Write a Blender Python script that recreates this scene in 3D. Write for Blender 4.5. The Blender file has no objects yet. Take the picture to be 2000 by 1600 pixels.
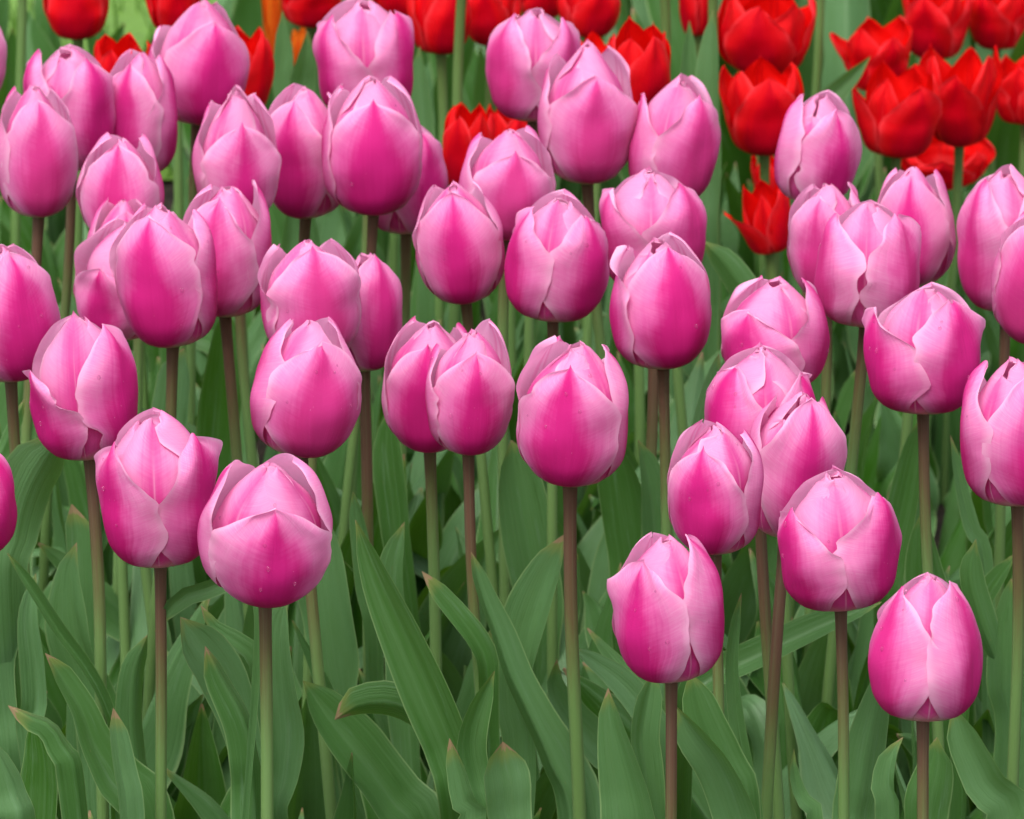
import bpy, math, random
import numpy as np

# ------------------------------------------------------------------ camera, light, exposure
scene = bpy.context.scene
R = math.radians
CAM_H, PITCH, FPX = 1.70, 20.0, 14500.0          # camera height (m), look-down angle, focal length in px of a 2000 px wide picture
cam = bpy.data.cameras.new("camera")
cam_o = bpy.data.objects.new("camera", cam)
scene.collection.objects.link(cam_o)
cam_o.location = (0, 0, CAM_H)
cam_o.rotation_euler = (R(90 - PITCH), 0, 0)
cam.sensor_width = 36.0
cam.lens = FPX * 36.0 / 2000.0
cam.clip_start, cam.clip_end = 0.1, 200
cam.dof.use_dof = True
cam.dof.focus_distance = 3.60
cam.dof.aperture_fstop = 30.0
scene.camera = cam_o

world = bpy.data.worlds.new("World")
scene.world = world
world.use_nodes = True
wn = world.node_tree.nodes; wl = world.node_tree.links
SUN_EL, SUN_AZ = 62.0, 205.0
sky = wn.new("ShaderNodeTexSky"); sky.sky_type = 'NISHITA'; sky.sun_disc = False
sky.sun_elevation = R(SUN_EL); sky.sun_rotation = R(SUN_AZ)
sky.air_density = 1.0; sky.dust_density = 4.0; sky.ozone_density = 1.0
hsv = wn.new("ShaderNodeHueSaturation"); hsv.inputs['Saturation'].default_value = 0.30      # cloud cover greys the sky
wl.new(sky.outputs[0], hsv.inputs['Color']); wl.new(hsv.outputs[0], wn["Background"].inputs[0])
wn["Background"].inputs[1].default_value = 0.15
sun = bpy.data.lights.new("sun", 'SUN')
sun.energy = 1.5; sun.angle = R(32); sun.color = (1.0, 0.95, 0.88)
sun_o = bpy.data.objects.new("sun", sun); scene.collection.objects.link(sun_o)
# sun stands behind and to the left of the camera, high up, softened by cloud
sun_o.rotation_euler = (R(90 - SUN_EL), 0, R(-25))
vs = scene.view_settings
vs.view_transform = 'Standard'; vs.look = 'None'; vs.gamma = 1.0; vs.use_curve_mapping = False
vs.exposure = 0.75

CT, ST = math.cos(R(PITCH)), math.sin(R(PITCH))
def project(P):
    P = np.asarray(P, float)
    x = P[..., 0]; y = P[..., 1]; z = P[..., 2] - CAM_H
    depth = y * CT - z * ST
    up = y * ST + z * CT
    return np.stack([1000 + FPX * x / depth, 800 - FPX * up / depth], -1)
def unproject(px, py, D):
    """the point of the upright plane y = D seen at a pixel of the 2000 x 1600 photograph"""
    a = (px - 1000) / FPX; b = (800 - py) / FPX
    d = np.array([a, CT + b * ST, -ST + b * CT])
    return np.array([0, 0, CAM_H]) + d * (D / d[1])
def depth_at(py, z):
    b = (800 - py) / FPX
    return (CAM_H - z) / ((ST - b * CT) / (CT + b * ST))

# ------------------------------------------------------------------ node helpers
class V:
    """a node socket with arithmetic"""
    def __init__(s, t, sock): s.t, s.s = t, sock
    def _m(s, op, *a, clamp=False):
        n = s.t.nodes.new("ShaderNodeMath"); n.operation = op; n.use_clamp = clamp
        for i, q in enumerate((s,) + a):
            if isinstance(q, V): s.t.links.new(q.s, n.inputs[i])
            else: n.inputs[i].default_value = q
        return V(s.t, n.outputs[0])
    def __add__(s, o): return s._m('ADD', o)
    __radd__ = __add__
    def __mul__(s, o): return s._m('MULTIPLY', o)
    __rmul__ = __mul__
    def __sub__(s, o): return s._m('SUBTRACT', o)
    def __rsub__(s, o): return (s * -1.0) + o
    def __truediv__(s, o): return s._m('DIVIDE', o)
    def abs(s): return s._m('ABSOLUTE')
    def pow(s, e): return s._m('POWER', e)
    def clamp(s): return s._m('ADD', 0.0, clamp=True)
    def step(s, lo, hi):
        n = s.t.nodes.new("ShaderNodeMapRange"); n.interpolation_type = 'SMOOTHSTEP'
        s.t.links.new(s.s, n.inputs[0])
        for i, q in ((1, lo), (2, hi)):
            if isinstance(q, V): s.t.links.new(q.s, n.inputs[i])
            else: n.inputs[i].default_value = q
        return V(s.t, n.outputs[0])
def curve(t, v, pts):
    n = t.nodes.new("ShaderNodeFloatCurve"); c = n.mapping.curves[0]
    while len(c.points) < len(pts): c.points.new(0.5, 0.5)
    for p, (a, b) in zip(c.points, pts): p.location = (a, b)
    n.mapping.update(); t.links.new(v.s, n.inputs[1])
    return V(t, n.outputs[0])
def vec(t, x, y, z):
    n = t.nodes.new("ShaderNodeCombineXYZ")
    for i, q in enumerate((x, y, z)):
        if isinstance(q, V): t.links.new(q.s, n.inputs[i])
        else: n.inputs[i].default_value = q
    return n.outputs[0]
def noise(t, vector, scale, detail=2.0, rough=0.5):
    n = t.nodes.new("ShaderNodeTexNoise"); n.inputs['Scale'].default_value = scale
    n.inputs['Detail'].default_value = detail; n.inputs['Roughness'].default_value = rough
    t.links.new(vector, n.inputs['Vector'])
    return V(t, n.outputs[0])
def mixc(t, f, a, b):
    n = t.nodes.new("ShaderNodeMix"); n.data_type = 'RGBA'
    if isinstance(f, V): t.links.new(f.s, n.inputs[0])
    else: n.inputs[0].default_value = f
    for i, q in ((6, a), (7, b)):
        if isinstance(q, tuple): n.inputs[i].default_value = (*q, 1)
        else: t.links.new(q, n.inputs[i])
    return n.outputs[2]
def attr(t, name):
    n = t.nodes.new("ShaderNodeAttribute"); n.attribute_name = name
    return V(t, n.outputs['Fac'])
def uvs(t):
    n = t.nodes.new("ShaderNodeUVMap"); n.uv_map = "UVMap"
    s = t.nodes.new("ShaderNodeSeparateXYZ"); t.links.new(n.outputs[0], s.inputs[0])
    return V(t, s.outputs[0]), V(t, s.outputs[1])
def new_mat(name):
    m = bpy.data.materials.new(name); m.use_nodes = True
    return m, m.node_tree
def finish(t, col, rough, bump=None, bump_d=0.0005, transl=0.0, tcol=None, spec=0.4, sheen=0.0):
    b = t.nodes["Principled BSDF"]
    if isinstance(col, tuple): b.inputs['Base Color'].default_value = (*col, 1)
    else: t.links.new(col, b.inputs['Base Color'])
    if isinstance(rough, V): t.links.new(rough.s, b.inputs['Roughness'])
    else: b.inputs['Roughness'].default_value = rough
    b.inputs['Specular IOR Level'].default_value = spec
    b.inputs['Sheen Weight'].default_value = sheen
    nrm = None
    if bump is not None:
        n = t.nodes.new("ShaderNodeBump"); n.inputs['Distance'].default_value = bump_d
        n.inputs['Strength'].default_value = 1.0
        t.links.new(bump.s, n.inputs['Height']); nrm = n.outputs[0]
        t.links.new(nrm, b.inputs['Normal'])
    if transl > 0:
        tr = t.nodes.new("ShaderNodeBsdfTranslucent")
        c = tcol if tcol is not None else col
        if isinstance(c, tuple): tr.inputs[0].default_value = (*c, 1)
        else: t.links.new(c, tr.inputs[0])
        if nrm: t.links.new(nrm, tr.inputs['Normal'])
        mx = t.nodes.new("ShaderNodeMixShader"); mx.inputs[0].default_value = transl
        t.links.new(b.outputs[0], mx.inputs[1]); t.links.new(tr.outputs[0], mx.inputs[2])
        t.links.new(mx.outputs[0], t.nodes["Material Output"].inputs[0])

def petal_material(name, inner, deep, flame_c, midtone, pale, edge, base_c, inside, inside_deep, spec=.16):
    m, t = new_mat(name)
    u, v = uvs(t)
    U = (u * 2.0) - 1.0
    a = U.abs()
    seed, flame = attr(t, "seed"), attr(t, "blaze")
    q = (v * 3.0) - (a * 0.55)                                        # veins climb from the midrib to the margin
    veins = noise(t, vec(t, a * 1.6, q * 22.0, seed), 1.0, 3.0, 0.6)
    fine = noise(t, vec(t, a * 3.0, q * 60.0, seed + U._m('SIGN')), 1.0, 2.0, 0.6)
    blot = noise(t, vec(t, U * 1.3, v * 1.6, seed * 3.1), 2.0, 3.0, 0.55)
    long_ = noise(t, vec(t, U * 11.0, v * 0.9, seed), 1.6, 2.0, 0.6)   # streaks along the petal
    if inner:
        fw = curve(t, v, [(0, .35), (.15, .55), (.4, .34), (.7, .16), (1, .05)])
        fb = curve(t, v, [(0, .80), (.2, .75), (.45, .48), (.7, .25), (1, .05)])
    else:
        fw = curve(t, v, [(0, .62), (.15, .64), (.35, .52), (.55, .37), (.75, .25), (.9, .17), (1, .13)])
        fb = curve(t, v, [(0, .97), (.15, .93), (.35, .82), (.55, .65), (.75, .45), (.9, .30), (1, .20)])
    wob = (veins - 0.5) * 0.16 + (long_ - 0.5) * 0.16 + (blot - 0.5) * 0.45
    msk = ((fw * flame) - a + wob).step(-.24, .22)
    broad = ((fb * flame) - a + wob * 1.2).step(-.34, .28)
    palem = mixc(t, (fine - 0.42)._m('MULTIPLY', 1.5 if not inner else 1.0, clamp=True), pale, edge)
    palem = mixc(t, a.step(0.80, 1.0) * 0.7, palem, edge)
    dm = (v.step(0.55, 0.10) * 0.65 + (long_ - 0.5) * 0.5 + (blot - .5) * .5)._m('MULTIPLY', 1.0, clamp=True)
    core = mixc(t, dm, flame_c, deep)
    col = mixc(t, broad * (.88 if not inner else .70), palem, midtone)
    col = mixc(t, msk * (0.95 if not inner else 0.75), col, core)
    if inner:                                                          # pale midrib between two darker lines
        lines = (a.step(0.03, 0.06)) * (a.step(0.17, 0.07)) * (v.step(1.0, 0.45))
        col = mixc(t, lines * 0.45 * long_.step(.25, .6), col, flame_c)
        col = mixc(t, a.step(0.035, 0.006) * v.step(.95, 0.5) * long_.step(.3, .6) * 0.5, col, edge)
    if name.startswith('pink'): col = mixc(t, attr(t, 'tint'), col, palem)                # some blooms have faded more than others
    # cream heel where the petal joins the stalk, and small pale flecks low on the blade
    heel = (v + a * -0.05 + (veins - .5) * .05).step(0.17 if inner else 0.10, 0.02)
    col = mixc(t, heel * 0.9, col, base_c)
    vo = t.nodes.new("ShaderNodeTexVoronoi"); vo.inputs['Scale'].default_value = 1.0
    t.links.new(vec(t, U * 24.0, v * 26.0, seed * 7.0), vo.inputs['Vector'])
    sc = t.nodes.new("ShaderNodeSeparateXYZ"); t.links.new(vo.outputs['Color'], sc.inputs[0])
    fl = V(t, vo.outputs['Distance'])  .step(0.17, 0.08) * V(t, sc.outputs[0]).step(0.80, 0.84) * blot.step(0.52, 0.62) * v.step(.75, .5)
    col = mixc(t, fl * 0.35, col, edge)
    ins = mixc(t, (v.step(0.75, 0.15) * 0.9 + (veins - .5) * .5)._m('MULTIPLY', 1.0, clamp=True), inside, inside_deep)
    insl = (a.step(0.02, 0.06)) * (a.step(0.18, 0.07))
    ins = mixc(t, insl * 0.5, ins, inside_deep)
    geo = t.nodes.new("ShaderNodeNewGeometry")
    col = mixc(t, V(t, geo.outputs['Backfacing']), col, ins)
    bump = fine * 0.10 + veins * 0.10 + long_ * 0.35
    finish(t, col, 0.50, bump, 0.0006, transl=0.34, spec=spec)
    return m

M = {}
M['pink_outer'] = petal_material("pink_petal_flamed", False, (.50, .003, .140), (.63, .015, .225), (.76, .115, .405), (.83, .265, .54), (.90, .50, .71),
                                 (.75, .66, .45), (.90, .46, .70), (.80, .16, .44))
M['pink_inner'] = petal_material("pink_petal_pale", True, (.54, .012, .18), (.66, .04, .28), (.77, .165, .45), (.84, .30, .56), (.91, .52, .72),
                                 (.75, .68, .50), (.82, .36, .58), (.66, .07, .29))
M['red_outer'] = petal_material("red_petal", False, (.38, .000, .020), (.62, .000, .012), (.80, .002, .008), (.84, .006, .014), (.88, .06, .075),
                                (.25, .06, .02), (.80, .004, .004), (.50, .000, .004), .12)
M['red_inner'] = petal_material("red_petal_bright", True, (.45, .000, .014), (.66, .000, .008), (.80, .003, .006), (.84, .006, .010), (.88, .05, .06),
                                (.25, .06, .02), (.82, .004, .003), (.50, .000, .004), .12)
M['orange_outer'] = petal_material("orange_petal", False, (.60, .05, .005), (.70, .09, .005), (.75, .13, .008), (.80, .17, .01), (.85, .25, .02),
                                   (.4, .2, .02), (.80, .17, .01), (.6, .06, .0))
M['orange_inner'] = M['orange_outer']

def leaf_material():
    m, t = new_mat("tulip_leaf")
    u, v = uvs(t)
    U = (u * 2.0) - 1.0; a = U.abs()
    seed, tint, brown = attr(t, "seed"), attr(t, "tint"), attr(t, "brown")
    lines = noise(t, vec(t, U * 26.0, v * 1.2, seed), 1.0, 3.0, 0.6)
    broad = noise(t, vec(t, U * 5.0, v * 1.3, seed * 2.0), 1.0, 2.0, 0.5)
    blot = noise(t, vec(t, U * 1.2, v * 5.0, seed * 5.0), 1.5, 4.0, 0.6)
    green = mixc(t, tint, (.028, .112, .006), (.130, .268, .115))
    green = mixc(t, blot.step(.35, .75) * 0.45, green, (.070, .170, .045))
    green = mixc(t, broad.step(.4, .75) * 0.38, green, (.125, .25, .10))
    green = mixc(t, lines.step(.35, .65) * 0.22, green, (.040, .125, .022))
    wax = noise(t, vec(t, U * 2.2, v * 3.0, seed * 3.0), 1.6, 5.0, 0.7)
    green = mixc(t, wax.step(.55, .72) * .35, green, (.19, .32, .19))
    green = mixc(t, wax.step(.42, .30) * .45, green, (.026, .085, .012))
    green = mixc(t, a.step(.05, .015) * v.step(1.0, .5) * 0.3, green, (.15, .27, .13))
    green = mixc(t, a.step(.93, .985) * 0.75, green, (.22, .34, .14))
    spot = t.nodes.new("ShaderNodeTexVoronoi"); spot.inputs['Scale'].default_value = 1.0
    t.links.new(vec(t, U * 7.0, v * 40.0, seed * 9.0), spot.inputs['Vector'])
    s3 = t.nodes.new("ShaderNodeSeparateXYZ"); t.links.new(spot.outputs['Color'], s3.inputs[0])
    green = mixc(t, V(t, spot.outputs['Distance']).step(.13, .05) * V(t, s3.outputs[0]).step(.94, .96) * .6, green, (.30, .22, .10))
    e = v + (blot - .5) * .04 + a * .010 + brown * .26
    tip = e.step(1.0, 1.006)
    halo = e.step(0.975, 1.0)
    col = mixc(t, halo * 0.6, green, (.24, .27, .07))
    col = mixc(t, tip, col, mixc(t, lines, (.20, .13, .06), (.46, .34, .19)))
    tcol = mixc(t, tip, (.12, .30, .015), (.30, .20, .10))
    bump = lines * 0.3 + broad * .5
    finish(t, col, (blot * .25) + 0.30, bump, 0.0008, transl=0.24, tcol=tcol, spec=0.42)
    return m
M['leaf'] = leaf_material()

def stem_material(name, top, mid, low):
    m, t = new_mat(name)
    u, v = uvs(t)
    seed, hue = attr(t, "seed"), attr(t, "tint")
    n = noise(t, vec(t, u * 9.0, v * 30.0, seed), 1.0, 3.0, .6)
    st = noise(t, vec(t, u * 24.0, v * 3.0, seed), 1.0, 2.0, .6)
    k = v + (n - .5) * .05 - hue                                        # v = metres below the bloom
    c = mixc(t, k.step(0.008, 0.060), top, mid)
    c = mixc(t, k.step(0.035, 0.105), c, low)
    c = mixc(t, st.step(.45, .8) * .30, c, (.16, .24, .12))
    finish(t, c, .48, n * .5 + st * .6, .0004, transl=0.0, spec=.35)
    return m
M['stem'] = stem_material("tulip_stem_purple_flushed", (.125, .062, .040), (.115, .098, .036), (.125, .225, .065))
M['stem_green'] = stem_material("tulip_stem_green", (.10, .16, .04), (.12, .21, .06), (.12, .22, .06))

def soil_material():
    m, t = new_mat("bed_soil")
    tc = t.nodes.new("ShaderNodeTexCoord")
    n = noise(t, tc.outputs['Object'], 60, 8, .65); n2 = noise(t, tc.outputs['Object'], 9, 3, .5)
    c = mixc(t, n.step(.3, .7), (.014, .009, .006), (.060, .040, .028))
    c = mixc(t, n2.step(.4, .8) * .4, c, (.045, .032, .024))
    finish(t, c, .9, n, .02)
    return m
M['soil'] = soil_material()
def lawn_material(name, c1, c2, transl):
    m, t = new_mat(name)
    tc = t.nodes.new("ShaderNodeTexCoord")
    n = noise(t, tc.outputs['Object'], 30, 5, .6); n2 = noise(t, tc.outputs['Object'], 3, 3, .5)
    c = mixc(t, n * 1.0, c1, c2)
    c = mixc(t, n2.step(.4, .7) * .4, c, (.10, .22, .03))
    finish(t, c, .6, n, .01, transl=transl)
    return m
M['lawn'] = lawn_material("lawn_turf", (.08, .17, .02), (.15, .28, .045), 0)
M['grass'] = lawn_material("grass_blade", (.09, .20, .025), (.17, .32, .05), .3)
def bloom_core_material():
    m, t = new_mat("pistil_green"); finish(t, (.35, .42, .16), .5); return m
M['core'] = bloom_core_material()
def drop_material():
    m, t = new_mat("water_drop"); b = t.nodes["Principled BSDF"]
    b.inputs['Base Color'].default_value = (.60, .10, .30, 1); b.inputs['Roughness'].default_value = 0.05
    b.inputs['Alpha'].default_value = 0.16; b.inputs['Specular IOR Level'].default_value = 1.0
    return m
M['drop'] = drop_material()

# ------------------------------------------------------------------ mesh helpers
col = scene.collection
def link(name, me, parent=None, loc=(0, 0, 0)):
    o = bpy.data.objects.new(name, me); col.objects.link(o)
    o.location = loc
    if parent is not None: o.parent = parent
    return o
def grid_mesh(name, verts, uv, mat, attrs=None, closed=False, flip=False):
    """verts: (nv, nu, 3) sheet -> smooth mesh with uv and per-point float attributes"""
    nv, nu, _ = verts.shape
    i, j = np.meshgrid(np.arange(nv - 1), np.arange(nu - 1), indexing='ij')
    a = (i * nu + j).ravel(); b = a + 1; c = b + nu; d = a + nu
    f = np.stack([a, b, c, d] if not flip else [a, d, c, b], 1)
    me = bpy.data.meshes.new(name)
    me.vertices.add(nv * nu); me.vertices.foreach_set('co', verts.reshape(-1).astype(np.float32))
    me.loops.add(f.size); me.loops.foreach_set('vertex_index', f.reshape(-1).astype(np.int32))
    me.polygons.add(len(f)); me.polygons.foreach_set('loop_start', np.arange(0, f.size, 4, dtype=np.int32))
    me.update(calc_edges=True)
    me.polygons.foreach_set('use_smooth', np.ones(len(f), bool))
    l = me.uv_layers.new(name="UVMap")
    l.data.foreach_set('uv', uv.reshape(-1, 2)[f.reshape(-1)].reshape(-1).astype(np.float32))
    for k, val in (attrs or {}).items():
        at = me.attributes.new(k, 'FLOAT', 'POINT')
        at.data.foreach_set('value', np.full(nv * nu, val, np.float32))
    me.materials.append(mat)
    me.validate()
    return me
def sm(x, lo, hi):
    t = np.clip((x - lo) / (hi - lo), 0, 1); return t * t * (3 - 2 * t)
def pchip(x, xp, fp):
    """monotone cubic through the control points"""
    xp = np.asarray(xp, float); fp = np.asarray(fp, float)
    h = np.diff(xp); d = np.diff(fp) / h
    m = np.zeros(len(xp)); m[0], m[-1] = d[0], d[-1]
    for k in range(1, len(xp) - 1):
        m[k] = 0 if d[k-1] * d[k] <= 0 else 2 * d[k-1] * d[k] / (d[k-1] + d[k])
    i = np.clip(np.searchsorted(xp, x, 'right') - 1, 0, len(h) - 1)
    t = (x - xp[i]) / h[i]
    return ((1 + 2*t) * (1-t)**2 * fp[i] + t * (1-t)**2 * h[i] * m[i] + t*t * (3 - 2*t) * fp[i+1] + t*t * (t-1) * h[i] * m[i+1])
def spline(P, n):
    """Catmull-Rom through the points, n samples evenly spaced along its length"""
    P = np.asarray(P, float)
    Q = np.vstack([2*P[0] - P[1], P, 2*P[-1] - P[-2]])
    out = []
    for k in range(len(P) - 1):
        p0, p1, p2, p3 = Q[k:k+4]
        t = np.linspace(0, 1, 24, endpoint=False)[:, None]
        out.append(.5 * (2*p1 + (p2-p0)*t + (2*p0-5*p1+4*p2-p3)*t*t + (3*p1-p0-3*p2+p3)*t**3))
    out = np.vstack(out + [P[-1:]])
    s = np.r_[0, np.cumsum(np.linalg.norm(np.diff(out, axis=0), axis=1))]
    w = np.linspace(0, s[-1], n)
    return np.stack([np.interp(w, s, out[:, k]) for k in range(3)], 1), s[-1]

# ------------------------------------------------------------------ the bloom
VP = [0, .05, .12, .24, .40, .55, .70, .83, .93, 1.0]
RP = [.10, .46, .75, .95, 1.0, .97, .865, .72, .56, .41]
RP_IN = [.10, .43, .68, .82, .84, .80, .68, .46, .24, .07]
ZP = [0, .015, .07, .21, .41, .57, .725, .85, .94, 1.0]
WP_OUT = [.10, .26, .47, .83, 1.12, 1.12, .94, .62, .34, 0.0]
RP_RED = [.12, .50, .76, .92, 1.0, 1.0, .96, .88, .80, .74]
WP_RED = [.12, .36, .62, .90, 1.02, .94, .72, .45, .22, 0.0]
WP_IN = [.12, .30, .50, .74, .92, 1.0, 1.0, .90, .70, 0.0]
NU, NV = 27, 37
def petal_unit(kind, ang, p, rng):
    """one petal in bloom units: radius 1, height 1; ang in degrees, 0 = towards the camera, positive = to the right"""
    inner = kind == 'in'
    u = np.linspace(-1, 1, NU)[None, :]; v = (1 - (1 - np.linspace(0, 1, NV)) ** 1.35)[:, None]; v = .55 * v + .45 * np.linspace(0, 1, NV)[:, None]
    u = np.sign(u) * np.abs(u) ** 0.9
    op, tip = p.get('open', 0.0), p.get('tip', 0.0)
    z = pchip(v, VP, ZP) * p.get('h', 1.0)
    zz = np.clip(z / max(1.0, p.get('h', 1.0)), 0, 1)                  # a short petal stops where the bloom is still wide
    red = p.get('red', False)
    r = pchip(zz, ZP, RP_IN if inner else RP) if not red else pchip(zz, ZP, RP_RED) * (.88 if inner else 1)
    r = r * (1 + p.get('top', 0) * sm(zz, .45, .8)) * (1 + .03 * sm(v, .6, 1.0) if not inner else 1)
    r = r + op * np.clip(v - .30, 0, 1) ** 1.4 * 0.9 + tip * np.clip(v - .62, 0, 1) ** 1.5 * 3.0
    r = r + rng.uniform(-.04, .04) * v
    if red: w_red = rng.uniform(.82, 1.08)
    w = pchip(v, VP, WP_RED if red else WP_IN if inner else WP_OUT) * p.get('w', 1.0)
    # ragged margin: shoulders and nicks
    ph = rng.uniform(0, 6.28, 10)
    edge = np.zeros((NV, 2))
    for s in range(2):
        e = .050 * np.sin(9 * v[:, 0] + ph[s]) + .022 * np.sin(21 * v[:, 0] + ph[2+s]) + .006 * np.sin(55 * v[:, 0] + ph[4+s])
        sh = p.get('sh', (0, 0))[s]
        e += sh * np.exp(-((v[:, 0] - p.get('shv', .66)) / .060) ** 2)
        nk = p.get('nick', (0, 0))[s]
        e -= nk * np.exp(-((v[:, 0] - p.get('nickv', .55)) / .045) ** 2)
        edge[:, s] = e
    wl_ = w * (1 + edge[:, :1] * np.abs(u) ** 3); wr_ = w * (1 + edge[:, 1:] * np.abs(u) ** 3)
    s = np.where(u < 0, wl_, wr_) * u
    k = 1.0 + (.10 if not inner else -.10) * sm(v, .35, .95) + p.get('flat', 0.0) * sm(v, .3, .9)
    rc = np.maximum(r * k, .10)
    angs = np.clip(s / rc, -1.9, 1.9)
    rad = r - rc * (1 - np.cos(angs)); tan = rc * np.sin(angs)
    au = np.abs(u)
    win = sm(v, .10, .45) * (1 - .5 * sm(v, .9, 1.0))
    am = p.get('wave', .05) * (.45 if inner else 1)
    for s2, sel in ((0, u < 0), (1, u >= 0)):
        rip = am * au ** 2.2 * (np.sin(7.5 * v + ph[6+s2]) + .6 * np.sin(17 * v + ph[8+s2])) * win
        cu = p.get('curl', (0, 0))[s2]
        rip = rip + cu * np.clip(au - .45, 0, 1) ** 1.7 * 1.6 * sm(v, .25, .6)
        rip = rip + p.get('sh', (0, 0))[s2] * .9 * au ** 4 * np.exp(-((v - p.get('shv', .66)) / .09) ** 2)
        rad = rad + np.where(sel, rip, 0)
    if red: tan = tan * w_red
    rad = rad - .085 * u * u * sm(v, .02, .12) * (1 - sm(v, .16, .42))            # each petal bulges as its own lobe at the base
    if not red: rad = rad + .013 * au ** 5 * np.sin(34 * v + ph[4] + 3 * np.sin(5 * v + ph[5])) * win   # puckered margin
    rad = rad + .035 * u * (1 if not inner else -1) * win                         # each petal tucks one edge under its neighbour
    rad = rad + (.05 if not inner else .02) * np.exp(-(u / .16) ** 2) * sm(v, .55, 1.0)   # keel towards the tip
    rad = rad - (.02 if not inner else .035) * np.exp(-(u / .07) ** 2) * sm(v, .08, .3) * (1 - sm(v, .75, 1))
    # soft lengthwise folds and dents
    rad = rad + (.014 * np.sin(8 * u + ph[0]) + .028 * np.sin(3.1 * u + 6 * v + ph[1]) + .018 * np.sin(5 * u - 11 * v + ph[2]) + .010 * np.sin(13 * u + 9 * v + ph[3]) * (u * u)) * win
    z = z + .022 * np.sin(4 * u + ph[3]) * sm(v, .5, 1) + 0 * u
    z = z - .03 * p.get('droop', 0) * v
    A = R(ang)
    er = np.array([math.sin(A), -math.cos(A)]); et = np.array([math.cos(A), math.sin(A)])
    X = rad * er[0] + tan * et[0]; Y = rad * er[1] + tan * et[1]
    P = np.stack([X, Y, z + 0 * X], -1)
    uv = np.stack([np.broadcast_to((u + 1) / 2, X.shape), np.broadcast_to(v, X.shape)], -1)
    return P, uv
def rot_xyz(pitch, roll):
    """pitch: lean towards the camera, roll: lean to the right (degrees)"""
    a, b = R(pitch), R(roll)
    Rx = np.array([[1, 0, 0], [0, math.cos(a), -math.sin(a)], [0, math.sin(a), math.cos(a)]])
    Ry = np.array([[math.cos(b), 0, math.sin(b)], [0, 1, 0], [-math.sin(b), 0, math.cos(b)]])
    return Ry @ Rx
def tag(o, label=None, cat=None, group=None, kind=None):
    if label: o['label'] = label
    if cat: o['category'] = cat
    if group: o['group'] = group
    if kind: o['kind'] = kind

def core_mesh(Rb, h):
    """receptacle and pistil inside the bloom"""
    prof = [(0.0, -.01), (.16, -.01), (.20, .02), (.13, .06), (.10, .10), (.13, .25), (.13, .36), (.18, .41), (.10, .44), (0, .44)]
    n = 12
    th = np.linspace(0, 2 * np.pi, n + 1)
    P = np.zeros((len(prof), n + 1, 3)); uv = np.zeros((len(prof), n + 1, 2))
    for i, (a, b) in enumerate(prof):
        P[i, :, 0] = a * Rb * np.cos(th); P[i, :, 1] = a * Rb * np.sin(th); P[i, :, 2] = b * h
    return grid_mesh("bloom", P, uv, M['core'])

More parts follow.
